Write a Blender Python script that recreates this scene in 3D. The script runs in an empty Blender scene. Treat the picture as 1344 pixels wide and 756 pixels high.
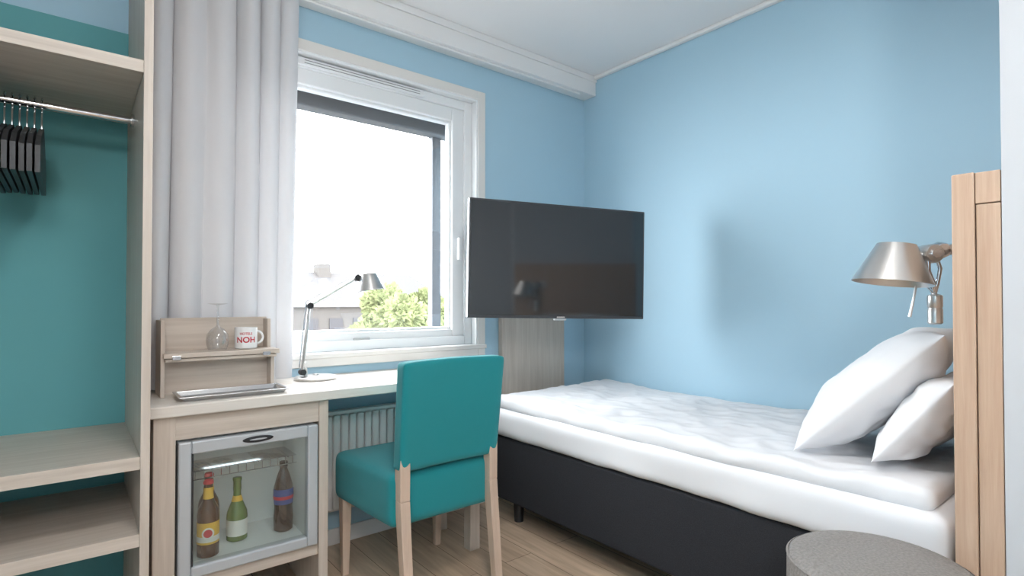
import bpy, bmesh, math, random
from mathutils import Vector, Matrix, noise
random.seed(4)
S = bpy.context.scene
COL = S.collection

# ---------------------------------------------------------------- materials
def lin(c):
    out = []
    for v in c:
        v = v / 255.0
        out.append(v / 12.92 if v <= 0.04045 else ((v + 0.055) / 1.055) ** 2.4)
    return (out[0], out[1], out[2], 1.0)

def mat(name, c, rough=0.5, metal=0.0, bump=0.0, bscale=200.0, spec=0.5, var=0.0, sheen=0.0, emit=None, estr=0.0):
    m = bpy.data.materials.new(name); m.use_nodes = True
    nt = m.node_tree; b = nt.nodes['Principled BSDF']
    b.inputs['Base Color'].default_value = lin(c)
    b.inputs['Roughness'].default_value = rough
    b.inputs['Metallic'].default_value = metal
    b.inputs['Specular IOR Level'].default_value = spec
    if sheen: b.inputs['Sheen Weight'].default_value = sheen
    if emit:
        b.inputs['Emission Color'].default_value = lin(emit)
        b.inputs['Emission Strength'].default_value = estr
    tc = nt.nodes.new('ShaderNodeTexCoord')
    if bump > 0 or var > 0:
        n = nt.nodes.new('ShaderNodeTexNoise'); n.inputs['Scale'].default_value = bscale
        n.inputs['Detail'].default_value = 4
        nt.links.new(tc.outputs['Object'], n.inputs['Vector'])
        if bump > 0:
            bp = nt.nodes.new('ShaderNodeBump'); bp.inputs['Strength'].default_value = bump
            bp.inputs['Distance'].default_value = 0.004
            nt.links.new(n.outputs['Fac'], bp.inputs['Height'])
            nt.links.new(bp.outputs['Normal'], b.inputs['Normal'])
        if var > 0:
            r = nt.nodes.new('ShaderNodeValToRGB')
            r.color_ramp.elements[0].position = 0.3; r.color_ramp.elements[1].position = 0.7
            l = lin(c)
            r.color_ramp.elements[0].color = (l[0]*(1-var), l[1]*(1-var), l[2]*(1-var), 1)
            r.color_ramp.elements[1].color = (min(1, l[0]*(1+var)), min(1, l[1]*(1+var)), min(1, l[2]*(1+var)), 1)
            nt.links.new(n.outputs['Fac'], r.inputs['Fac'])
            nt.links.new(r.outputs['Color'], b.inputs['Base Color'])
    return m

def wood(name, c1, c2, axis='z', rough=0.45, scale=28.0, stretch=0.04):
    m = bpy.data.materials.new(name); m.use_nodes = True
    nt = m.node_tree; b = nt.nodes['Principled BSDF']
    b.inputs['Roughness'].default_value = rough
    tc = nt.nodes.new('ShaderNodeTexCoord'); mp = nt.nodes.new('ShaderNodeMapping')
    s = [1, 1, 1]; s['xyz'.index(axis)] = stretch
    mp.inputs['Scale'].default_value = s
    n = nt.nodes.new('ShaderNodeTexNoise'); n.inputs['Scale'].default_value = scale * 2
    n.inputs['Detail'].default_value = 6; n.inputs['Roughness'].default_value = 0.65; n.inputs['Distortion'].default_value = 0.4
    r = nt.nodes.new('ShaderNodeValToRGB')
    r.color_ramp.elements[0].position = 0.32; r.color_ramp.elements[1].position = 0.68
    r.color_ramp.elements[0].color = lin(c2); r.color_ramp.elements[1].color = lin(c1)
    nt.links.new(tc.outputs['Object'], mp.inputs['Vector']); nt.links.new(mp.outputs['Vector'], n.inputs['Vector'])
    nt.links.new(n.outputs['Fac'], r.inputs['Fac']); nt.links.new(r.outputs['Color'], b.inputs['Base Color'])
    bp = nt.nodes.new('ShaderNodeBump'); bp.inputs['Strength'].default_value = 0.08; bp.inputs['Distance'].default_value = 0.002
    nt.links.new(n.outputs['Fac'], bp.inputs['Height']); nt.links.new(bp.outputs['Normal'], b.inputs['Normal'])
    return m

def thin_glass(name, tint=(1, 1, 1, 1), refl=0.06, k=0.5):
    m = bpy.data.materials.new(name); m.use_nodes = True
    nt = m.node_tree; nt.nodes.remove(nt.nodes['Principled BSDF'])
    o = nt.nodes['Material Output']
    t = nt.nodes.new('ShaderNodeBsdfTransparent'); t.inputs['Color'].default_value = tint
    g = nt.nodes.new('ShaderNodeBsdfGlossy'); g.inputs['Roughness'].default_value = 0.02
    lw = nt.nodes.new('ShaderNodeLayerWeight'); lw.inputs['Blend'].default_value = 0.25
    mm = nt.nodes.new('ShaderNodeMath'); mm.operation = 'MULTIPLY_ADD'
    mm.inputs[1].default_value = k; mm.inputs[2].default_value = refl
    nt.links.new(lw.outputs['Facing'], mm.inputs[0])
    mx = nt.nodes.new('ShaderNodeMixShader')
    nt.links.new(mm.outputs[0], mx.inputs['Fac'])
    nt.links.new(t.outputs[0], mx.inputs[1]); nt.links.new(g.outputs[0], mx.inputs[2])
    nt.links.new(mx.outputs[0], o.inputs['Surface'])
    return m

def fabric_translucent(name, c, tr=0.3):
    m = mat(name, c, rough=0.9, bump=0.15, bscale=700, spec=0.1)
    nt = m.node_tree; b = nt.nodes['Principled BSDF']; o = nt.nodes['Material Output']
    t = nt.nodes.new('ShaderNodeBsdfTranslucent'); t.inputs['Color'].default_value = lin(c)
    mx = nt.nodes.new('ShaderNodeMixShader'); mx.inputs['Fac'].default_value = tr
    nt.links.new(b.outputs[0], mx.inputs[1]); nt.links.new(t.outputs[0], mx.inputs[2])
    nt.links.new(mx.outputs[0], o.inputs['Surface'])
    return m

def floor_mat():
    m = bpy.data.materials.new('oak_plank_floor'); m.use_nodes = True
    nt = m.node_tree; b = nt.nodes['Principled BSDF']; b.inputs['Roughness'].default_value = 0.42
    tc = nt.nodes.new('ShaderNodeTexCoord'); mp = nt.nodes.new('ShaderNodeMapping')
    mp.inputs['Rotation'].default_value = (0, 0, math.radians(90))
    br = nt.nodes.new('ShaderNodeTexBrick')
    br.inputs['Scale'].default_value = 1.0; br.inputs['Brick Width'].default_value = 1.3
    br.inputs['Row Height'].default_value = 0.14; br.inputs['Mortar Size'].default_value = 0.0015
    br.inputs['Color1'].default_value = lin((212, 188, 164)); br.inputs['Color2'].default_value = lin((190, 164, 139))
    br.inputs['Mortar'].default_value = lin((112, 92, 75)); br.offset = 0.37
    nt.links.new(tc.outputs['Object'], mp.inputs['Vector']); nt.links.new(mp.outputs['Vector'], br.inputs['Vector'])
    mp2 = nt.nodes.new('ShaderNodeMapping'); mp2.inputs['Scale'].default_value = (1, 0.09, 1)
    n = nt.nodes.new('ShaderNodeTexNoise'); n.inputs['Scale'].default_value = 30; n.inputs['Detail'].default_value = 6
    n.inputs['Distortion'].default_value = 0.8
    nt.links.new(tc.outputs['Object'], mp2.inputs['Vector']); nt.links.new(mp2.outputs['Vector'], n.inputs['Vector'])
    r = nt.nodes.new('ShaderNodeValToRGB'); r.color_ramp.elements[0].position = 0.3; r.color_ramp.elements[1].position = 0.7
    r.color_ramp.elements[0].color = (0.64, 0.61, 0.57, 1); r.color_ramp.elements[1].color = (1.1, 1.1, 1.1, 1)
    nt.links.new(n.outputs['Fac'], r.inputs['Fac'])
    mx = nt.nodes.new('ShaderNodeMix'); mx.data_type = 'RGBA'; mx.blend_type = 'MULTIPLY'; mx.inputs['Factor'].default_value = 0.8
    nt.links.new(br.outputs['Color'], mx.inputs[6]); nt.links.new(r.outputs['Color'], mx.inputs[7])
    nt.links.new(mx.outputs[2], b.inputs['Base Color'])
    return m

M = {}
M['blue'] = mat('blue_wall_paint', (174, 206, 223), 0.75, bump=0.05, bscale=300, spec=0.2)
M['grey'] = mat('grey_white_wall_paint', (194, 197, 201), 0.7, bump=0.05, bscale=300, spec=0.2)
M['ceil'] = mat('white_ceiling_paint', (242, 241, 241), 0.85, spec=0.1)
M['trim'] = mat('white_trim_paint', (236, 235, 234), 0.45)
M['casing'] = mat('window_casing_paint', (228, 225, 221), 0.45)
M['frame'] = mat('white_window_frame', (234, 236, 237), 0.35)
M['teal_panel'] = mat('teal_back_panel', (98, 160, 164), 0.6, spec=0.2)
M['floor'] = floor_mat()
OA, OB = (206, 194, 182), (187, 173, 160)
M['oak_z'] = wood('oak_laminate_vertical', OA, OB, 'z')
M['oak_x'] = wood('oak_laminate_lengthwise', OA, OB, 'x')
M['hb'] = wood('headboard_oak_veneer', (198, 171, 149), (182, 152, 129), 'z', scale=40)
M['beech'] = wood('chair_beech_wood', (212, 189, 170), (194, 168, 148), 'z', scale=20)
M['desk'] = wood('pale_desk_laminate', (222, 216, 208), (210, 202, 193), 'x')
M['teal'] = mat('teal_upholstery', (30, 136, 142), 0.85, bump=0.5, bscale=900, spec=0.15, var=0.12, sheen=0.2)
M['white_linen'] = mat('white_linen', (230, 231, 234), 0.9, bump=0.05, bscale=500, spec=0.1)
M['charcoal'] = mat('charcoal_fabric', (54, 55, 59), 0.95, bump=0.6, bscale=700, spec=0.1, var=0.3)
M['curtain'] = fabric_translucent('grey_curtain_fabric', (216, 216, 219), 0.04)
M['alu'] = mat('brushed_aluminium', (208, 207, 206), 0.32, 1.0)
M['chrome'] = mat('polished_chrome', (215, 215, 218), 0.1, 1.0)
M['steel'] = mat('tray_stainless_steel', (200, 201, 203), 0.25, 1.0)
M['dark'] = mat('dark_plastic', (36, 37, 40), 0.45)
M['screen'] = mat('tv_screen_glass', (32, 38, 43), 0.07, spec=1.0)
M['bezel'] = mat('tv_bezel', (70, 72, 76), 0.35, 0.3)
M['rad'] = mat('radiator_white_enamel', (232, 232, 230), 0.35)
M['fridge'] = mat('fridge_silver_plastic', (186, 190, 194), 0.35, 0.2)
M['fridge_in'] = mat('fridge_inner_plastic', (222, 226, 226), 0.4)
M['glass'] = thin_glass('window_glass')
M['glass2'] = thin_glass('drinking_glass', (0.95, 0.96, 0.97, 1), refl=0.12, k=0.7)
M['doorglass'] = thin_glass('fridge_door_glass', (0.95, 0.98, 0.97, 1), 0.05)
M['amber'] = mat('amber_bottle_glass', (70, 32, 10), 0.08, spec=0.8)
M['green'] = mat('green_bottle_glass', (92, 116, 56), 0.08, spec=0.8)
M['cola'] = mat('dark_cola_bottle', (50, 28, 24), 0.1, spec=0.8)
M['yellow'] = mat('yellow_label', (222, 176, 64), 0.6)
M['red'] = mat('red_print', (190, 30, 50), 0.5)
M['wlabel'] = mat('white_label', (225, 223, 216), 0.6)
M['blab'] = mat('blue_label', (40, 70, 140), 0.6)
M['ceramic'] = mat('white_ceramic', (236, 236, 236), 0.2)
M['leather'] = mat('grey_leatherette', (134, 129, 125), 0.5, bump=0.9, bscale=160, var=0.2)
M['awning'] = mat('awning_grey_metal', (62, 66, 71), 0.6)
M['dkslot'] = mat('vent_slot_grey', (150, 150, 150), 0.6)
M['leaf'] = mat('tree_leaves', (80, 86, 60), 0.9, bump=1.0, bscale=3, var=0.45, spec=0.05)
M['facade'] = mat('pale_facade', (60, 59, 58), 0.9, spec=0.1)
M['roof'] = mat('roof_tiles', (55, 55, 56), 0.9, spec=0.1)
M['pane'] = mat('facade_window_dark', (50, 51, 54), 0.8, spec=0.1)
M['ground'] = mat('street_ground', (70, 70, 70), 0.95)
M['bark'] = mat('tree_bark', (50, 42, 34), 0.95)
M['fill_glow'] = mat('fill_disc_glow', (255, 250, 244), 0.6, emit=(255, 252, 249), estr=50.0)  # glow of the added overhead disc that fills the room with light
M['fill_globe'] = mat('fill_globe_glow', (255, 250, 244), 0.4, emit=(255, 252, 249), estr=54.0)  # glow of the added globe, extra fill light for the room

# ---------------------------------------------------------------- geometry helpers
def empty(name, loc=(0, 0, 0), rz=0.0):
    e = bpy.data.objects.new(name, None); COL.objects.link(e)
    e.location = loc; e.rotation_euler = (0, 0, rz); e.empty_display_size = 0.1
    return e

def obj(name, verts, faces, m, parent=None, smooth=False):
    me = bpy.data.meshes.new(name); me.from_pydata([tuple(v) for v in verts], [], faces)
    me.validate(); me.update()
    bm = bmesh.new(); bm.from_mesh(me); bmesh.ops.recalc_face_normals(bm, faces=bm.faces); bm.to_mesh(me); bm.free()
    o = bpy.data.objects.new(name, me); COL.objects.link(o)
    if m: me.materials.append(m)
    if smooth:
        for p in me.polygons: p.use_smooth = True
    if parent: o.parent = parent
    return o

def box(name, x0, x1, y0, y1, z0, z1, m, parent=None, bev=0.0, seg=2):
    v = [(x0,y0,z0),(x1,y0,z0),(x1,y1,z0),(x0,y1,z0),(x0,y0,z1),(x1,y0,z1),(x1,y1,z1),(x0,y1,z1)]
    f = [(0,3,2,1),(4,5,6,7),(0,1,5,4),(1,2,6,5),(2,3,7,6),(3,0,4,7)]
    o = obj(name, v, f, m, parent)
    if bev > 0:
        b = o.modifiers.new('bevel', 'BEVEL'); b.width = bev; b.segments = seg; b.limit_method = 'ANGLE'
    return o

def prism(name, bottom, top, m, parent=None, bev=0.0):
    v = list(bottom) + list(top)
    f = [(0,3,2,1),(4,5,6,7),(0,1,5,4),(1,2,6,5),(2,3,7,6),(3,0,4,7)]
    o = obj(name, v, f, m, parent)
    if bev > 0:
        b = o.modifiers.new('bevel', 'BEVEL'); b.width = bev; b.segments = 3
    return o

def sweep(name, pts, r, m, parent=None, n=12, closed=False):
    pts = [Vector(p) for p in pts]
    rs = r if isinstance(r, (list, tuple)) else [r] * len(pts)
    verts, faces = [], []
    t0 = (pts[1] - pts[0]).normalized()
    up = Vector((0, 0, 1)) if abs(t0.z) < 0.9 else Vector((1, 0, 0))
    a = t0.cross(up).normalized()
    for i, p in enumerate(pts):
        if closed: t = (pts[(i+1) % len(pts)] - pts[i-1]).normalized()
        elif i == 0: t = t0
        elif i == len(pts)-1: t = (pts[-1]-pts[-2]).normalized()
        else: t = ((pts[i+1]-p).normalized() + (p-pts[i-1]).normalized()).normalized()
        a = (a - t * a.dot(t)).normalized(); b = t.cross(a)
        for k in range(n):
            an = 2*math.pi*k/n
            verts.append(p + (a*math.cos(an) + b*math.sin(an)) * rs[i])
    L = len(pts)
    for i in range(L if closed else L-1):
        j = (i+1) % L
        for k in range(n):
            k2 = (k+1) % n
            faces.append((i*n+k, i*n+k2, j*n+k2, j*n+k))
    if not closed:
        faces.append(tuple(range(n))); faces.append(tuple((L-1)*n+k for k in range(n)))
    o = obj(name, verts, faces, m, parent, smooth=True)
    es = o.modifiers.new('es', 'EDGE_SPLIT'); es.split_angle = math.radians(50)
    return o

def lathe(name, prof, m, parent=None, loc=(0, 0, 0), axis=(0, 0, 1), n=40, cap=True):
    q = Vector((0, 0, 1)).rotation_difference(Vector(axis).normalized())
    verts, faces = [], []
    for r, h in prof:
        for k in range(n):
            an = 2*math.pi*k/n
            verts.append(Vector(loc) + q @ Vector((r*math.cos(an), r*math.sin(an), h)))
    for i in range(len(prof)-1):
        for k in range(n):
            k2 = (k+1) % n
            faces.append((i*n+k, i*n+k2, (i+1)*n+k2, (i+1)*n+k))
    if cap:
        faces.append(tuple(range(n))); faces.append(tuple((len(prof)-1)*n+k for k in range(n)))
    o = obj(name, verts, faces, m, parent, smooth=True)
    es = o.modifiers.new('es', 'EDGE_SPLIT'); es.split_angle = math.radians(40)
    return o

def ball(name, c, r, m, parent=None):
    return lathe(name, [(max(0.0004, r*math.sin(math.pi*i/16)), -r*math.cos(math.pi*i/16)) for i in range(17)], m, parent, loc=c, n=32)

def softbox(name, x0, x1, y0, y1, z0, z1, r, m, parent=None, nx=40, ny=60, nz=6, disp=None):
    bm = bmesh.new(); cache = {}
    def vert(i, j, k):
        key = (i, j, k)
        if key not in cache:
            p = Vector((x0+(x1-x0)*i/nx, y0+(y1-y0)*j/ny, z0+(z1-z0)*k/nz))
            q = Vector((min(max(p.x, x0+r), x1-r), min(max(p.y, y0+r), y1-r), min(max(p.z, z0+r), z1-r)))
            d = p - q
            if d.length > 1e-7: p = q + d.normalized() * r
            if disp: p = p + disp(p)
            cache[key] = bm.verts.new(p)
        return cache[key]
    def grid(a, b, f):
        for i in range(a):
            for j in range(b):
                bm.faces.new([f(i, j), f(i+1, j), f(i+1, j+1), f(i, j+1)])
    grid(nx, ny, lambda i, j: vert(i, j, nz)); grid(nx, ny, lambda i, j: vert(i, j, 0))
    grid(nx, nz, lambda i, j: vert(i, 0, j)); grid(nx, nz, lambda i, j: vert(i, ny, j))
    grid(ny, nz, lambda i, j: vert(0, i, j)); grid(ny, nz, lambda i, j: vert(nx, i, j))
    bmesh.ops.recalc_face_normals(bm, faces=bm.faces)
    me = bpy.data.meshes.new(name); bm.to_mesh(me); bm.free(); me.materials.append(m)
    for p in me.polygons: p.use_smooth = True
    o = bpy.data.objects.new(name, me); COL.objects.link(o)
    if parent: o.parent = parent
    s = o.modifiers.new('sub', 'SUBSURF'); s.levels = 1; s.render_levels = 1
    return o

# ---------------------------------------------------------------- room shell
XL, XR, YB, YW, ZC = -0.92, 2.52, -1.9, 2.40, 2.473
XP, YP = 1.60, 0.258        # partition (bathroom) corner
box('floor', XL-.1, XR+.1, YB-.1, YW+.3, -0.1, 0, M['floor'])
box('ceiling', XL-.1, XR+.1, YB-.1, YW+.3, ZC, ZC+.1, M['ceil'])
box('wall_left', XL-.1, XL, YB-.1, YW+.3, 0, ZC, M['blue'])
box('wall_right', XR, XR+.1, YP-.1, YW+.3, 0, ZC, M['blue'])
box('wall_back', XL, XP, YB-.1, YB, 0, ZC, M['grey'])
box('wall_partition', XP, XR+.1, YB-.1, YP, 0, ZC, M['grey'])
WX0, WX1, WZ0, WZ1 = 0.42, 1.69, 0.84, 2.165
ww = [((XL, WX0), (0, ZC)), ((WX1, XR), (0, ZC)), ((WX0, WX1), (0, WZ0)), ((WX0, WX1), (WZ1, ZC))]
vs, fs = [], []
for (a, b), (c, d) in ww:
    i = len(vs)
    vs += [(a,YW,c),(b,YW,c),(b,YW+.28,c),(a,YW+.28,c),(a,YW,d),(b,YW,d),(b,YW+.28,d),(a,YW+.28,d)]
    fs += [tuple(i+k for k in f) for f in [(0,3,2,1),(4,5,6,7),(0,1,5,4),(1,2,6,5),(2,3,7,6),(3,0,4,7)]]
obj('wall_window', vs, fs, M['blue'])
pel = empty('trim_1')
box('pelmet_box', XL, XR, 2.297, YW, 2.355, ZC, M['trim'], pel, .004)
box('pelmet_lip', XL, XR, 2.288, 2.297, 2.437, ZC, M['trim'], pel, .003)
tr = empty('trim_2')
box('cornice_strip', XR-.028, XR, YP, 2.288, ZC-.022, ZC, M['trim'], tr, .006)
bb = empty('baseboard_window')
box('skirting', 0.75, 1.83, YW-.014, YW, 0, .07, M['trim'], bb, .003)
bb2 = empty('baseboard_left')
box('skirting_l', XL, XL+.014, YB, 1.78, 0, .07, M['trim'], bb2, .003)

# window
W = empty('window_1')
def bars(prefix, x0, x1, z0, z1, w, y0, y1, m, bev=.003, wb=None, wt=None):
    wb = wb or w; wt = wt or w
    box(prefix+'_left', x0, x0+w, y0, y1, z0, z1, m, W, bev)
    box(prefix+'_right', x1-w, x1, y0, y1, z0, z1, m, W, bev)
    box(prefix+'_top', x0+w, x1-w, y0, y1, z1-wt, z1, m, W, bev)
    box(prefix+'_bottom', x0+w, x1-w, y0, y1, z0, z0+wb, m, W, bev)
bars('casing', WX0-.045, WX1+.045, WZ0-.048, WZ1+.045, .047, YW-.018, YW, M['casing'])
bars('reveal', WX0, WX1, WZ0, WZ1, .012, YW-.014, YW+.06, M['frame'])
bars('fixed_frame', WX0+.012, WX1-.012, WZ0+.012, WZ1-.012, .046, YW+.03, YW+.11, M['frame'])
bars('sash', WX0+.055, WX1-.055, WZ0+.05, WZ1-.055, .072, YW+.045, YW+.105, M['frame'], .006, wb=.045)
bars('glazing_bead', WX0+.125, WX1-.125, WZ0+.093, WZ1-.125, .014, YW+.06, YW+.1, M['frame'], .004)
box('glass_pane', WX0+.12, WX1-.12, YW+.078, YW+.082, WZ0+.09, WZ1-.12, M['glass'], W)
box('vent_cover', .75, 1.38, YW+.012, YW+.03, WZ1-.052, WZ1-.022, M['frame'], W, .004)
for zz in (0, 1): box('vent_line_%d' % zz, .78, 1.35, YW+.0105, YW+.0125, WZ1-.045+zz*.012, WZ1-.042+zz*.012, M['dkslot'], W)
box('sash_handle', WX1-.10, WX1-.082, YW+.02, YW+.045, 1.30, 1.42, M['frame'], W, .005)
box('inner_sill', WX0-.05, WX1+.05, YW-.026, YW+.02, WZ0-.012, WZ0+.01, M['casing'], W, .004)
box('hinge_stay', 1.02, 1.10, YW+.035, YW+.046, WZ0+.055, WZ0+.068, M['alu'], W, .002)
box('awning_box', WX0, WX1-.02, YW+.15, YW+.24, 1.985, 2.15, M['awning'], W, .01)
box('awning_rail', WX1-.155, WX1-.10, YW+.2, YW+.25, .86, 2.01, M['awning'], W, .004)
box('outer_sill', WX0, WX1, YW+.13, YW+.34, WZ0-.01, WZ0+.03, M['awning'], W, .004)

# ---------------------------------------------------------------- outside
box('ground', -40, 60, 4, 90, -9.2, -9, M['ground'])
def leafy(name, c, rads, seedv):
    e = empty(name)
    rnd = random.Random(seedv)
    for i in range(22):
        p = Vector(c) + Vector((rnd.uniform(-1, 1)*rads[0]*.7, rnd.uniform(-1, 1)*rads[1]*.6, rnd.uniform(-1, .9)*rads[2]*.6))
        rr = rnd.uniform(.28, .5) * min(rads)
        bm = bmesh.new(); bmesh.ops.create_icosphere(bm, subdivisions=5, radius=1)
        for v in bm.verts:
            d = v.co.normalized()
            v.co = d * rr * (1 + .3*noise.noise(d*2.5+Vector((i*3, 0, 0))) + .3*noise.noise(d*8+Vector((i, 2, 0))) + .2*noise.noise(d*18+Vector((i, 2, 0)))) + p
        me = bpy.data.meshes.new('foliage'); bm.to_mesh(me); bm.free(); me.materials.append(M['leaf'])
        o = bpy.data.objects.new('foliage_%d' % i, me); COL.objects.link(o); o.parent = e
    sweep('trunk', [(c[0], c[1], -9), (c[0]+.1, c[1], -4), (c[0], c[1], c[2]-rads[2]*.3)], [.35, .28, .15], M['bark'], e)
leafy('leafy_tree', (8.9, 16.0, -.05), (1.7, 1.5, 2.2), 1)
leafy('leafy_tree.001', (7.6, 16.8, -.65), (1.5, 1.3, 2.3), 2)
B = empty('apartment_building')
box('facade', 7.2, 15.5, 24, 32, -9, .9, M['facade'], B)
prism('roof', [(7.0, 23.8, .9), (15.7, 23.8, .9), (15.7, 32.2, .9), (7.0, 32.2, .9)],
      [(8.2, 27, 2.6), (14.5, 27, 2.6), (14.5, 29, 2.6), (8.2, 29, 2.6)], M['roof'], B)
for r_ in range(3):
    for k in range(7):
        box('facade_window_%d_%d' % (r_, k), 7.8+k*1.1, 8.4+k*1.1, 23.95, 24.05, -.6-r_*1.6, .4-r_*1.6, M['pane'], B)
box('chimney', 9.3, 9.9, 26.5, 27.3, 1.5, 3.0, M['facade'], B)

# ---------------------------------------------------------------- wardrobe
WD = empty('open_wardrobe')
box('side_panel', .148, .170, 1.80, 2.38, 0, 2.33, M['oak_z'], WD, .001)
box('side_panel_outer', -.86, -.838, 1.80, 2.38, 0, 2.33, M['oak_z'], WD, .001)
box('back_panel', -.838, .148, 2.365, 2.38, 0, 2.03, M['teal_panel'], WD)
for i, (z0, z1) in enumerate([(1.708, 1.742), (.615, .650), (.405, .44), (.05, .08)]):
    box('shelf_%d' % i, -.838, .148, 1.805, 2.365, z0, z1, M['oak_x'], WD, .001)
sweep('hanging_rail', [(-.838, 2.09, 1.647), (.148, 2.09, 1.647)], .011, M['chrome'], WD)
lathe('rail_socket', [(.02, 0), (.02, .008)], M['chrome'], WD, loc=(.139, 2.09, 1.647), axis=(1, 0, 0))
H = empty('clothes_hangers')
for i in range(16):
    x = -.074 - i*.016
    a = random.uniform(-.02, .02)
    zt = 1.647
    hook = [(x, 2.09+.018*math.sin(t), zt+.003+.016*math.cos(t)) for t in [(-1.2+.45*k) for k in range(8)]]
    hook = hook + [(x, 2.09, zt-.03), (x, 2.09, zt-.075)]
    sweep('hook_%d' % i, hook, .0022, M['chrome'], H, n=6)
    y0, y1 = 1.885+a, 2.295+a
    body = [(x, 2.09, zt-.07), (x, y0+.06, zt-.125), (x, y0, zt-.165), (x, y0+.005, zt-.235), (x, y1-.005, zt-.235), (x, y1, zt-.165), (x, y1-.06, zt-.125)]
    v = [(p[0]-.0055, p[1], p[2]) for p in body] + [(p[0]+.0055, p[1], p[2]) for p in body]
    n_ = len(body)
    f = [tuple(range(n_)), tuple(range(n_, 2*n_))] + [(k, (k+1) % n_, (k+1) % n_+n_, k+n_) for k in range(n_)]
    obj('hanger_%d' % i, v, f, M['dark'], H)

# ---------------------------------------------------------------- curtain
C = empty('window_curtain')
nx, nz = 260, 40
vs, fs = [], []
cx0, cx1 = .195, .735
for j in range(nz+1):
    z = .765 + (2.355-.765)*j/nz
    for i in range(nx+1):
        u = i/nx
        ph = 2*math.pi*(6.3*u + .30*math.sin(5*u+1.2) + .06*math.sin(z*1.6+u*4))
        amp = .034*(.8+.3*math.sin(11*u+.5)) * (0.85+.15*math.sin(z*2+3*u))
        y = 2.325 + amp*math.sin(ph) + .003*math.sin(2*ph+z)
        x = cx0 + (cx1-cx0-.03*(1-j/nz)*u)*u + .016*math.cos(ph)
        vs.append((x, y, z))
for j in range(nz):
    for i in range(nx):
        a = j*(nx+1)+i; fs.append((a, a+1, a+nx+2, a+nx+1))
obj('drape', vs, fs, M['curtain'], C, smooth=True)
sweep('curtain_track', [(.1, 2.325, 2.35), (2.4, 2.325, 2.35)], .006, M['trim'], C)

# ---------------------------------------------------------------- desk + cabinet
D = empty('writing_desk')
box('desk_top', .175, 1.42, 1.945, 2.395, .722, .757, M['desk'], D, .004)
box('cabinet_side_left', .193, .252, 1.965, 2.385, 0, .722, M['oak_z'], D, .002)
box('cabinet_side_right', .694, .728, 1.965, 2.30, 0, .722, M['oak_z'], D, .002)
box('cabinet_top_rail', .252, .694, 1.97, 1.99, .645, .722, M['oak_x'], D, .001)
box('cabinet_floor', .252, .694, 1.975, 2.30, .168, .208, M['oak_x'], D, .002)
box('leg_front', 1.345, 1.395, 1.955, 2.005, 0, .722, M['oak_z'], D, .002)
box('leg_rear', 1.345, 1.395, 2.22, 2.27, 0, .722, M['oak_z'], D, .002)

# minibar fridge
F = empty('minibar_fridge')
fx0, fx1, fz0, fz1 = .258, .688, .212, .638
box('shell_left', fx0+.004, fx0+.03, 2.0, 2.28, fz0, fz1, M['fridge_in'], F)
box('shell_right', fx1-.03, fx1-.004, 2.0, 2.28, fz0, fz1, M['fridge_in'], F)
box('shell_top', fx0+.03, fx1-.03, 2.0, 2.28, fz1-.03, fz1, M['fridge_in'], F)
box('shell_bottom', fx0+.03, fx1-.03, 2.0, 2.28, fz0, fz0+.022, M['fridge_in'], F)
box('shell_back', fx0+.03, fx1-.03, 2.26, 2.28, fz0+.022, fz1-.03, M['fridge_in'], F)
dw = .036
box('door_left', fx0, fx0+dw, 1.955, 1.995, fz0, fz1, M['fridge'], F, .005)
box('door_right', fx1-dw, fx1, 1.955, 1.995, fz0, fz1, M['fridge'], F, .005)
box('door_top', fx0+dw, fx1-dw, 1.955, 1.995, fz1-.04, fz1, M['fridge'], F, .005)
box('door_bottom', fx0+dw, fx1-dw, 1.955, 1.995, fz0, fz0+dw, M['fridge'], F, .005)
box('door_gasket', fx0+dw, fx0+dw+.006, 1.96, 1.99, fz0+dw, fz1-.04, M['dark'], F)
box('door_glass', fx0+dw, fx1-dw, 1.966, 1.970, fz0+dw, fz1-.04, M['doorglass'], F)
box('interior_light', fx0+.12, fx1-.12, 2.012, 2.03, fz1-.036, fz1-.030, mat('fridge_led', (255, 255, 255), 0.5, emit=(240, 250, 255), estr=4.0), F)
lg = lathe('badge', [(.012, 0), (.012, .003), (.009, .004)], M['dark'], F, loc=(.0, 0, 0), axis=(0, -1, 0))
lg.scale = (4, 1, .85); lg.location = (.487, 1.955, .618)
lg = lathe('badge_print', [(.0105, 0), (.0105, .001)], M['fridge'], F, axis=(0, -1, 0))
lg.scale = (2.6, 1, .25); lg.location = (.487, 1.951, .618)
for i in range(12):
    y = 2.10 + i*.013
    sweep('wire_%d' % i, [(fx0+.032, y, .505), (fx1-.032, y, .505)], .0018, M['chrome'], F, n=6)
for i in range(4):
    x = fx0+.06+i*.103
    sweep('wire_cross_%d' % i, [(x, 2.095, .502), (x, 2.25, .502)], .0022, M['chrome'], F, n=6)
for i in range(14):
    x = fx0+.04+i*.0265
    sweep('wire_guard_%d' % i, [(x, 2.095, .505), (x, 2.095, .478)], .0016, M['chrome'], F, n=6)
sweep('wire_guard_rail', [(fx0+.032, 2.095, .478), (fx1-.032, 2.095, .478)], .002, M['chrome'], F, n=6)
zb = fz0+.0225
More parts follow.
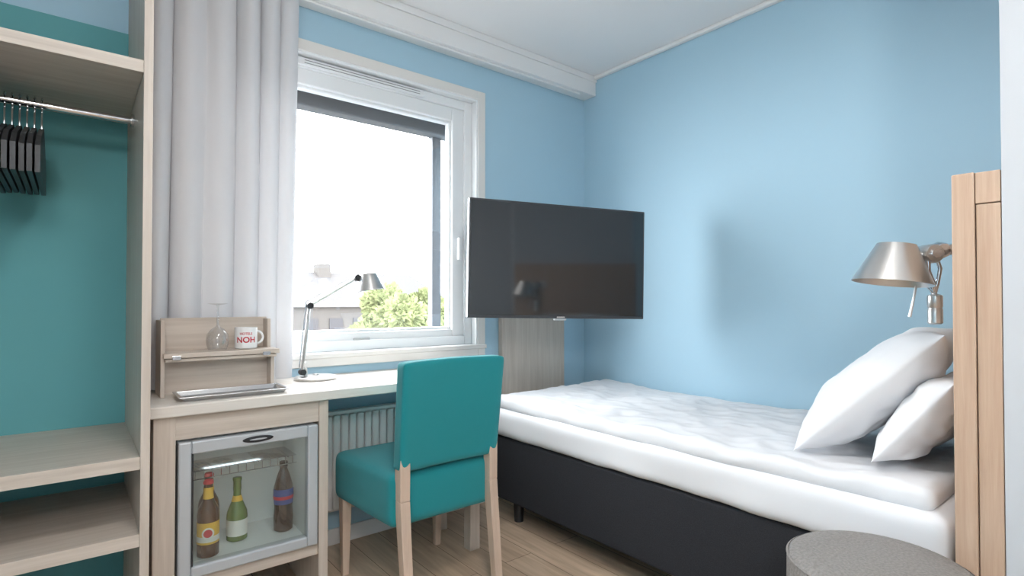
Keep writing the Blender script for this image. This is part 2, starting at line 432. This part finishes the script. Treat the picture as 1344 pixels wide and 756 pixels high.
def beer(name, loc):
    Bt = empty(name, loc)
    lathe('glass_body', [(.028,0),(.033,.004),(.033,.135),(.030,.155),(.018,.18),(.014,.20),(.0135,.236),(.0145,.238),(.0145,.245)], M['amber'], Bt)
    lathe('body_label', [(.0335,.045),(.0335,.115)], M['yellow'], Bt, cap=False)
    lathe('label_stripe', [(.0338,.052),(.0338,.070)], M['wlabel'], Bt, cap=False)
    lathe('neck_label', [(.0165,.188),(.0148,.205),(.0143,.225)], M['yellow'], Bt, cap=False)
    lathe('cap', [(.0155,.236),(.0155,.243),(.012,.248)], M['red'], Bt)
    lathe('label_medallion', [(.018, 0), (.018, .002)], M['wlabel'], Bt, loc=(-.006, -.0325, .082), axis=(-.15, -1, 0))
    lathe('label_medallion_inner', [(.013, 0), (.013, .003)], M['red'], Bt, loc=(-.006, -.0325, .082), axis=(-.15, -1, 0))
beer('beer_bottle', (.358, 2.055, zb))
beer('beer_bottle.001', (.374, 2.140, zb))
Gt = empty('wine_bottle', (.462, 2.13, zb))
lathe('glass_body', [(.028,0),(.034,.004),(.034,.085),(.032,.10),(.018,.135),(.0125,.155),(.012,.205),(.014,.207),(.014,.215)], M['green'], Gt)
lathe('body_label', [(.0346,.02),(.0346,.075)], M['wlabel'], Gt, cap=False)
lathe('foil', [(.0135,.175),(.0132,.206),(.0148,.208),(.0148,.217),(.008,.218)], M['green'], Gt)
lathe('neck_label', [(.0185,.136),(.0132,.155)], M['yellow'], Gt, cap=False)
Ct = empty('soda_bottle', (.614, 2.11, zb))
lathe('glass_body', [(.026,0),(.033,.006),(.034,.05),(.031,.085),(.034,.13),(.033,.16),(.022,.20),(.013,.225),(.0125,.235)], M['cola'], Ct)
lathe('body_label', [(.0325,.10),(.0349,.13),(.0342,.155)], M['blab'], Ct, cap=False)
lathe('cap', [(.0145,.232),(.0145,.25),(.012,.252)], M['dark'], Ct)
lathe('label_print', [(.0345,.118),(.0352,.13)], M['red'], Ct, cap=False)

# ---------------------------------------------------------------- coffee station box on desk
K = empty('hospitality_tray_box')
kx0, kx1 = .228, .590
box('side_left', kx0, kx0+.012, 2.13, 2.27, .757, 1.012, M['oak_z'], K, .001)
box('side_right_lower', kx1-.012, kx1, 2.15, 2.27, .757, .89, M['oak_z'], K, .001)
box('back_board', kx0+.012, kx1, 2.258, 2.27, .757, 1.018, M['oak_x'], K, .001)
box('shelf_board', kx0+.006, kx1+.008, 2.11, 2.258, .887, .903, M['oak_x'], K, .002)
box('shelf_under', kx0+.012, kx1, 2.12, 2.25, .874, .885, M['oak_x'], K, .002)
box('lower_front', kx0+.012, kx1-.012, 2.20, 2.21, .757, .874, M['oak_x'], K, .001)
box('side_right_upper', kx1-.012, kx1, 2.20, 2.258, .903, 1.012, M['oak_z'], K, .001)
for x in (kx0+.03, kx1-.05):
    box('hinge', x, x+.025, 2.106, 2.111, .882, .895, M['steel'], K, .001)
T = empty('steel_tray')
tx0, tx1, ty0, ty1, tz = .262, .600, 1.985, 2.145, .7575
box('tray_floor', tx0+.02, tx1-.02, ty0+.018, ty1-.018, tz, tz+.002, M['steel'], T)
H_ = .016
box('rim_front', tx0, tx1, ty0, ty0+.012, tz+H_-.004, tz+H_, M['steel'], T, .002)
box('rim_back', tx0, tx1, ty1-.012, ty1, tz+H_-.004, tz+H_, M['steel'], T, .002)
box('rim_left', tx0, tx0+.012, ty0+.012, ty1-.012, tz+H_-.004, tz+H_, M['steel'], T, .002)
box('rim_right', tx1-.012, tx1, ty0+.012, ty1-.012, tz+H_-.004, tz+H_, M['steel'], T, .002)
h2 = H_-.002
for nm, b_, t_ in (('slope_front', [(tx0+.02,ty0+.018,tz),(tx1-.02,ty0+.018,tz),(tx1-.02,ty0+.021,tz),(tx0+.02,ty0+.021,tz)],
                    [(tx0+.010,ty0+.008,tz+h2),(tx1-.010,ty0+.008,tz+h2),(tx1-.010,ty0+.012,tz+h2),(tx0+.010,ty0+.012,tz+h2)]),
                   ('slope_back', [(tx0+.02,ty1-.021,tz),(tx1-.02,ty1-.021,tz),(tx1-.02,ty1-.018,tz),(tx0+.02,ty1-.018,tz)],
                    [(tx0+.010,ty1-.012,tz+h2),(tx1-.010,ty1-.012,tz+h2),(tx1-.010,ty1-.008,tz+h2),(tx0+.010,ty1-.008,tz+h2)]),
                   ('slope_left', [(tx0+.018,ty0+.018,tz),(tx0+.021,ty0+.018,tz),(tx0+.021,ty1-.018,tz),(tx0+.018,ty1-.018,tz)],
                    [(tx0+.008,ty0+.010,tz+h2),(tx0+.012,ty0+.010,tz+h2),(tx0+.012,ty1-.010,tz+h2),(tx0+.008,ty1-.010,tz+h2)]),
                   ('slope_right', [(tx1-.021,ty0+.018,tz),(tx1-.018,ty0+.018,tz),(tx1-.018,ty1-.018,tz),(tx1-.021,ty1-.018,tz)],
                    [(tx1-.012,ty0+.010,tz+h2),(tx1-.008,ty0+.010,tz+h2),(tx1-.008,ty1-.010,tz+h2),(tx1-.012,ty1-.010,tz+h2)])):
    prism(nm, b_, t_, M['steel'], T)

MG = empty('coffee_mug', (.500, 2.185, .9035))
lathe('cup', [(.001,.004),(.033,0),(.038,.004),(.0385,.078),(.0365,.078),(.036,.008),(.001,.006)], M['ceramic'], MG, cap=False)
sweep('handle', [(.036+.024*math.sin(t), .008, .040+.024*math.cos(t)) for t in [math.pi*k/10 for k in range(11)]], .0045, M['ceramic'], MG, n=10)
def mug_text(body, size, zc, nm):
    cu = bpy.data.curves.new(nm, 'FONT'); cu.body = body; cu.size = size; cu.align_x = 'CENTER'; cu.offset = size*.02
    to = bpy.data.objects.new(nm+'_tmp', cu); COL.objects.link(to)
    bpy.context.view_layer.update()
    me = bpy.data.meshes.new_from_object(to.evaluated_get(bpy.context.evaluated_depsgraph_get()))
    bpy.data.objects.remove(to)
    for v in me.vertices:
        a = -math.pi/2 - .22 + v.co.x/.0392
        v.co = Vector((.0392*math.cos(a), .0392*math.sin(a), zc + v.co.y))
    me.materials.clear(); me.materials.append(M['red'])
    o = bpy.data.objects.new(nm, me); COL.objects.link(o); o.parent = MG
mug_text('HOTELS', .012, .052, 'print_small')
mug_text('NOH', .029, .024, 'print_large')
WG = empty('wine_glass', (.405, 2.18, .9035))
lathe('bowl', [(.029,0),(.034,.015),(.037,.035),(.034,.055),(.022,.073),(.006,.084),(.0035,.09),(.0032,.155),(.006,.16),(.032,.165),(.033,.166)], M['glass2'], WG, cap=False)

# ---------------------------------------------------------------- desk lamp
L = empty('desk_lamp')
bx, by = .785, 2.265
lathe('base', [(.082,0),(.084,.003),(.084,.010),(.078,.014),(.012,.016),(.010,.022)], M['alu'], L, loc=(bx, by, .7575))
sweep('post', [(bx-.04, by, .77), (bx-.042, by, .80), (bx-.05, by-.005, .83)], .0075, M['alu'], L)
p0, p1, p2 = Vector((.730, by, .79)), Vector((.752, 2.25, 1.06)), Vector((.940, 2.22, 1.178))
for dy in (-.009, .009):
    sweep('lower_arm%d' % (dy > 0), [p0+Vector((0, dy, 0)), p1+Vector((0, dy, 0))], .0035, M['alu'], L)
sweep('lower_arm_core', [p0, p1], .0055, M['alu'], L)
sweep('upper_arm', [p1, p2], .0065, M['alu'], L)
sweep('upper_rod', [p1+Vector((-.012, 0, .02)), p2+Vector((-.02, 0, .006))], .002, M['alu'], L)
for p, r in ((p0, .012), (p1, .013), (p2, .014)):
    sweep('joint', [p+Vector((0, -.016, 0)), p+Vector((0, .016, 0))], r, M['dark'], L, n=16)
sweep('spring_wire', [p0+Vector((-.012, 0, .02)), p1+Vector((-.016, 0, -.02)), p1+Vector((-.012, 0, .02))], .0016, M['chrome'], L, n=6)
sweep('neck', [p2, p2+Vector((.02, -.003, .012)), p2+Vector((.035, -.005, .002))], .007, M['alu'], L)
def shade(parent, top, axis, rt, rb, h, nm='shade'):
    lathe(nm, [(.001, .0), (rt, 0), (rt+.002, -.004), (rb, -h), (rb-.002, -h), (rt-.001, -.006), (.001, -.004)], M['alu'], parent, loc=top, axis=axis, cap=False)
shade(L, (.985, 2.205, 1.198), (-.12, .05, 1), .034, .062, .072)
lathe('bulb', [(.012, -.05), (.018, -.035), (.012, -.008)], M['ceramic'], L, loc=(.985, 2.205, 1.198))

# ---------------------------------------------------------------- radiator
R = empty('panel_radiator')
rx0, rx1, rz0, rz1 = .765, 1.63, .17, .60
box('panel_rear', rx0, rx1, 2.325, 2.34, rz0, rz1, M['rad'], R, .004)
n_r = 24
for i in range(n_r):
    w = (rx1-rx0)/n_r; x = rx0 + i*w
    box('fin_%d' % i, x+w*.08, x+w*.92, 2.302, 2.327, rz0+.01, rz1-.012, M['rad'], R, .010, 3)
box('top_grille', rx0, rx1, 2.297, 2.34, rz1-.008, rz1+.006, M['rad'], R, .003)
sweep('pipe', [(rx0+.03, 2.31, rz0), (rx0+.03, 2.31, 0)], .009, M['rad'], R)
sweep('pipe_b', [(rx0+.07, 2.31, rz0), (rx0+.07, 2.31, 0)], .009, M['rad'], R)
for x in (rx0+.15, rx1-.15): box('bracket', x, x+.03, 2.34, 2.398, .25, .5, M['rad'], R)

# ---------------------------------------------------------------- upholstered chair
CH = empty('upholstered_chair', (1.066, 1.70, 0), math.radians(1))
def disp_seat(p):
    u = p.x/.23; v = (p.y-.2)/.2
    k = max(0, 1-u*u)*max(0, 1-v*v)
    return Vector((0, 0, .012*k if p.z > .42 else 0))
seat = softbox('seat', -.250, .240, -.005, .440, .300, .487, .03, M['teal'], CH, 20, 20, 8, disp_seat)
for v in seat.data.vertices:
    t = (v.co.y-.02)/.415
    v.co.x *= .905 + .095*t
sweep('seat_piping', [(sx*(.237*(.905+.095*((y-.02)/.415))), y, .468) for sx, y in ((-1, .012), (-1, .424), (1, .424), (1, .012))], .0035, M['teal'], CH, n=8, closed=True)
def backp(z): return -.11*(z-.5)
bk = softbox('back_rest', -.215, .215, -.03, .03, .495, .872, .012, M['teal'], CH, 24, 6, 24,
        lambda p: Vector((0, backp(p.z)-.012*(p.x/.215)**2+.006, .004*(1-(p.x/.215)**2) if p.z > .7 else 0)))
for v in bk.data.vertices: v.co.x *= .97 + .03*(v.co.z-.5)/.36
w = .019
for sx in (-1, 1):
    x = sx*.188
    prism('rear_leg_%s' % ('l' if sx < 0 else 'r'),
          [(x-w+.003, -.075, 0), (x+w-.003, -.075, 0), (x+w-.003, -.045, 0), (x-w+.003, -.045, 0)],
          [(x-w, -.034, .40), (x+w, -.034, .40), (x+w, .008, .40), (x-w, .008, .40)], M['beech'], CH, .003)
    prism('rear_post_%s' % ('l' if sx < 0 else 'r'),
          [(x-w, -.034, .40), (x+w, -.034, .40), (x+w, .008, .40), (x-w, .008, .40)],
          [(x-w, -.036, .60), (x+w, -.036, .60), (x+w, .002, .60), (x-w, .002, .60)], M['beech'], CH, .003)
    x = sx*.212
    prism('front_leg_%s' % ('l' if sx < 0 else 'r'),
          [(x-.013, .395, 0), (x+.013, .395, 0), (x+.013, .419, 0), (x-.013, .419, 0)],
          [(x-.02, .385, .325), (x+.02, .385, .325), (x+.02, .425, .325), (x-.02, .425, .325)], M['beech'], CH, .003)

# ---------------------------------------------------------------- TV
TVp = empty('wall_television', (1.805, 1.866, 1.268), math.atan2(-.296, .852))
TVp.rotation_euler = (0, math.radians(1.0), math.atan2(-.296, .852))
hw, hh = .456, .270
box('housing', -hw, hw, 0, .03, -hh, hh, M['bezel'], TVp, .004)
box('screen', -hw+.009, hw-.009, -.002, .002, -hh+.014, hh-.009, M['screen'], TVp)
box('rear_bulge', -.3, .3, .03, .065, -.2, .15, M['dark'], TVp, .015)
box('logo', -.02, .02, -.003, 0, -hh+.003, -hh+.009, M['alu'], TVp)
box('ir_lens', -.03, .03, .0, .02, -hh-.01, -hh, M['fridge'], TVp, .003)
box('vesa_plate', -.1, .1, .065, .075, -.1, .1, M['dark'], TVp, .004)
arm = empty('tv_wall_arm')
tvc = Vector((1.805, 1.866, 1.264)); nrm = Vector((.328, .945, 0))
a0 = tvc + nrm*.097; a1 = Vector((2.16, 2.14, 1.264)); a2 = Vector((2.07, 2.34, 1.264))
for i, (p, q) in enumerate(((a0, a1), (a1, a2))):
    sweep('arm_link_%d' % i, [p, q], .018, M['dark'], arm)
for i, p in enumerate((a0, a1, a2)):
    sweep('pivot_%d' % i, [p+Vector((0, 0, -.04)), p+Vector((0, 0, .04))], .02, M['dark'], arm)
box('wall_plate', 2.0, 2.14, 2.345, 2.361, 1.15, 1.38, M['dark'], arm, .003)
PN = empty('tv_backing_panel')
box('wood_panel', 1.836, 2.307, 2.362, 2.399, .0, 1.46, M['oak_z'], PN, .002)

# ---------------------------------------------------------------- bed
BD = empty('single_bed')
box('base', 1.648, 2.50, .36, 2.19, .11, .415, M['charcoal'], BD, .012, 3)
for x in (1.72, 2.42):
    for y in (.46, 2.08):
        lathe('foot', [(.022, 0), (.028, .11)], M['dark'], BD, loc=(x, y, 0))
def dm(p):
    s = Vector((p.x*3, p.y*5, p.z*8))
    return Vector((.007*noise.noise(s), .006*noise.noise(s+Vector((7, 0, 0))), .005*noise.noise(s*1.4)))
softbox('mattress', 1.630, 2.505, .36, 2.20, .415, .553, .035, M['white_linen'], BD, 40, 80, 8, dm)
def dd(p):
    w1 = noise.noise(Vector((p.x*2.2+.4*math.sin(p.y*3), p.y*3.3, 1.3)))
    w2 = 1-abs(noise.noise(Vector((p.x*4.5+p.y*2.5, p.y*6-p.x*3, 4.2))))*2
    w3 = 1-abs(noise.noise(Vector((p.x*9, p.y*7+p.x*6, 8.0))))*2
    w4 = noise.noise(Vector((p.x*22+p.y*6, p.y*16-p.x*9, 3.0)))
    top = 1.0 if p.z > .57 else .25
    foot = max(0, (p.y-1.9)/.3)
    z = top*(.009*w1 + .008*w2 + .006*w3 + .004*w4 + .010*foot)
    x = .014*noise.noise(Vector((p.y*5, p.z*10, 2))) if p.x < 1.8 else 0
    y = .014*noise.noise(Vector((p.x*5, p.z*10, 6))) if p.y > 2.0 else 0
    return Vector((x, y, z))
softbox('duvet', 1.650, 2.502, .40, 2.195, .540, .596, .028, M['white_linen'], BD, 80, 150, 8, dd)

def pillow(name, w, h, t, loc, rot, seedv, pinch=.05, ex=3):
    n = 44; vs, fs = [], []
    idx = {}
    def pt(i, j, s):
        u, v = -1+2*i/n, -1+2*j/n
        border = i in (0, n) or j in (0, n)
        key = (i, j, 0 if border else s)
        if key in idx: return idx[key]
        su = math.sin(u*math.pi/2); sv = math.sin(v*math.pi/2)
        e = max(0, (1-abs(su)**ex))**.6 * max(0, (1-abs(sv)**ex))**.6
        x = su*w/2*(1-pinch*(1-sv*sv)*abs(su)**3); y = sv*h/2*(1-pinch*(1-su*su)*abs(sv)**3)
        nn = noise.noise(Vector((su*2+seedv, sv*2.5, s*3)))*.014 + (1-abs(noise.noise(Vector((su*4+seedv, sv*4+su*2, s))))*2)*.007 \
            + noise.noise(Vector((su*9+seedv, sv*5, s)))*.005
        z = 0 if border else s*(t/2*e + nn*min(1, e*1.5))
        idx[key] = len(vs); vs.append((x, y, z)); return idx[key]
    for s in (1, -1):
        for i in range(n):
            for j in range(n):
                q = (pt(i, j, s), pt(i+1, j, s), pt(i+1, j+1, s), pt(i, j+1, s))
                fs.append(q if s > 0 else q[::-1])
    o = obj(name, vs, fs, M['white_linen'], None, smooth=True)
    s_ = o.modifiers.new('sub', 'SUBSURF'); s_.levels = 1; s_.render_levels = 1
    o.location = loc; o.rotation_euler = rot
    return o
# rear pillow against the headboard, front pillow leaning over it
pillow('bed_pillow', .62, .30, .13, (2.05, .475, .745), (math.radians(-52), 0, math.radians(1)), 2.0, .03, 3)
pillow('bed_pillow.001', .58, .52, .19, (2.04, .635, .802), (math.radians(-45), math.radians(0), math.radians(10)), 5.0, .06, 2.6)

HB = empty('headboard')
box('front_board', 1.600, 2.515, .305, .347, 0, 1.37, M['hb'], HB, .003)
box('rear_board', 1.603, 2.515, .260, .303, 0, 1.295, M['hb'], HB, .002)
box('cap_block', 1.602, 2.515, .260, .304, 1.297, 1.368, M['hb'], HB, .002)

# ---------------------------------------------------------------- bedside wall lamp
BL = empty('reading_lamp', (1.67, .49, 1.166), math.radians(-38.9))
shade(BL, (.016, 0, .058), (.13, 0, .99), .044, .092, .102)
lathe('bulb', [(.014, -.075), (.02, -.055), (.014, -.01)], M['ceramic'], BL, loc=(.016, 0, .058), axis=(.13, 0, .99))
sweep('neck', [(.045, 0, .025), (.07, 0, .03), (.095, 0, .032)], .012, M['alu'], BL)
lathe('knob', [(.022, -.024), (.025, -.019), (.025, .019), (.022, .024)], M['alu'], BL, loc=(.100, 0, .033), axis=(0, 1, 0))
lathe('knob_cap', [(.010, 0), (.012, .006)], M['chrome'], BL, loc=(.100, -.024, .033), axis=(0, -1, 0))
lathe('collar', [(.019, -.016), (.023, 0), (.019, .016)], M['chrome'], BL, loc=(.127, 0, .042), axis=(1, 0, .15))
sweep('arm', [(.10, 0, .040), (.125, 0, .042), (.172, -.004, .046)], [.015, .016, .013], M['alu'], BL)
for dy in (-.014, .014):
    sweep('yoke%d' % (dy > 0), [(.088, dy, .022), (.088, dy, -.012), (.100, dy, -.042), (.112, dy*.3, -.062), (.114, 0, -.075)], .0055, M['chrome'], BL)
sweep('yoke_top', [(.118, 0, .03), (.130, 0, -.005), (.122, 0, -.045), (.114, 0, -.07)], .005, M['chrome'], BL)
lathe('weight', [(.008, .004), (.016, 0), (.017, -.004), (.017, -.03), (.0155, -.032), (.0155, -.035), (.017, -.037), (.017, -.072), (.012, -.076)], M['alu'], BL, loc=(.115, 0, -.075))
sweep('switch_rod', [(.066, 0, -.05), (.058, 0, -.09), (.048, 0, -.132)], [.003, .003, .0042], M['alu'], BL, n=8)
wp = lathe('wall_plate', [(.03, 0), (.03, .012), (.026, .016)], M['alu'], BL, loc=(0, 0, 0), axis=(0, 1, 0))
wp.rotation_euler = (0, 0, math.radians(38.9))
wp.location = Matrix.Rotation(math.radians(38.9), 3, 'Z') @ (Vector((1.815, .347, 1.212)) - Vector((1.67, .49, 1.166)))

# ---------------------------------------------------------------- stool
ST = empty('round_stool', (1.400, .440, 0))
lathe('padded_top', [(.001, .40), (.176, .40), (.181, .405), (.183, .42), (.182, .478), (.178, .489), (.170, .495), (.12, .499), (.001, .501)], M['leather'], ST, n=64, cap=False)
lathe('drum_body', [(.170, .02), (.174, .03), (.176, .395), (.17, .40)], M['leather'], ST, n=64)
lathe('piping', [(.180, .400), (.185, .403), (.180, .407)], M['leather'], ST, n=64, cap=False)
lathe('top_seam', [(.181, .484), (.1835, .487), (.179, .490)], M['leather'], ST, n=64, cap=False)
lathe('plinth', [(.15, 0), (.15, .02)], M['dark'], ST, n=48)

# ---------------------------------------------------------------- added fill lights, out of view
def fill_disc(name, x, y):
    e = empty(name, (x, y, 0))
    lathe('fill_disc_ring', [(.19, ZC-.002), (.20, ZC-.01), (.20, ZC-.05), (.19, ZC-.055)], M['trim'], e, n=48, cap=False)
    lathe('fill_disc_glow', [(.001, ZC-.06), (.12, ZC-.06), (.188, ZC-.05), (.188, ZC-.012), (.001, ZC-.01)], M['fill_glow'], e, n=48, cap=False)
fill_disc('added_fill_disc', .45, .35)  # added fill light overhead, out of view, brightens the room
PD = empty('added_fill_globe')  # hanging globe added behind the camera to brighten walls and ceiling
ball('fill_globe', (-.25, -.75, 1.95), .17, M['fill_globe'], PD)
sweep('cord', [(-.25, -.75, 2.12), (-.25, -.75, ZC-.02)], .004, M['trim'], PD)
lathe('canopy', [(.05, -.03), (.055, 0)], M['trim'], PD, loc=(-.25, -.75, ZC-.001))

# ---------------------------------------------------------------- world & portal
wd = bpy.data.worlds.new('overcast_sky'); S.world = wd; wd.use_nodes = True
bg = wd.node_tree.nodes['Background']
bg.inputs['Color'].default_value = (0.96, 0.98, 1.0, 1); bg.inputs['Strength'].default_value = 25.0
pl = bpy.data.lights.new('window_portal', 'AREA'); pl.shape = 'RECTANGLE'
pl.size = WX1-WX0; pl.size_y = WZ1-WZ0
po = bpy.data.objects.new('window_portal', pl); COL.objects.link(po)
po.location = ((WX0+WX1)/2, YW+.27, (WZ0+WZ1)/2); po.rotation_euler = (math.radians(-90), 0, 0)
pl.cycles.is_portal = True

# ---------------------------------------------------------------- camera
cd = bpy.data.cameras.new('camera'); cam = bpy.data.objects.new('camera', cd); COL.objects.link(cam)
cd.sensor_width = 36; cd.lens = 36*716/1344; cd.clip_start = .02
cam.location = (0, 0, 1.07)
cam.rotation_euler = (math.radians(90.8), 0, math.radians(-38.86))
cd.shift_y = .0075
S.camera = cam
S.view_settings.view_transform = 'Standard'
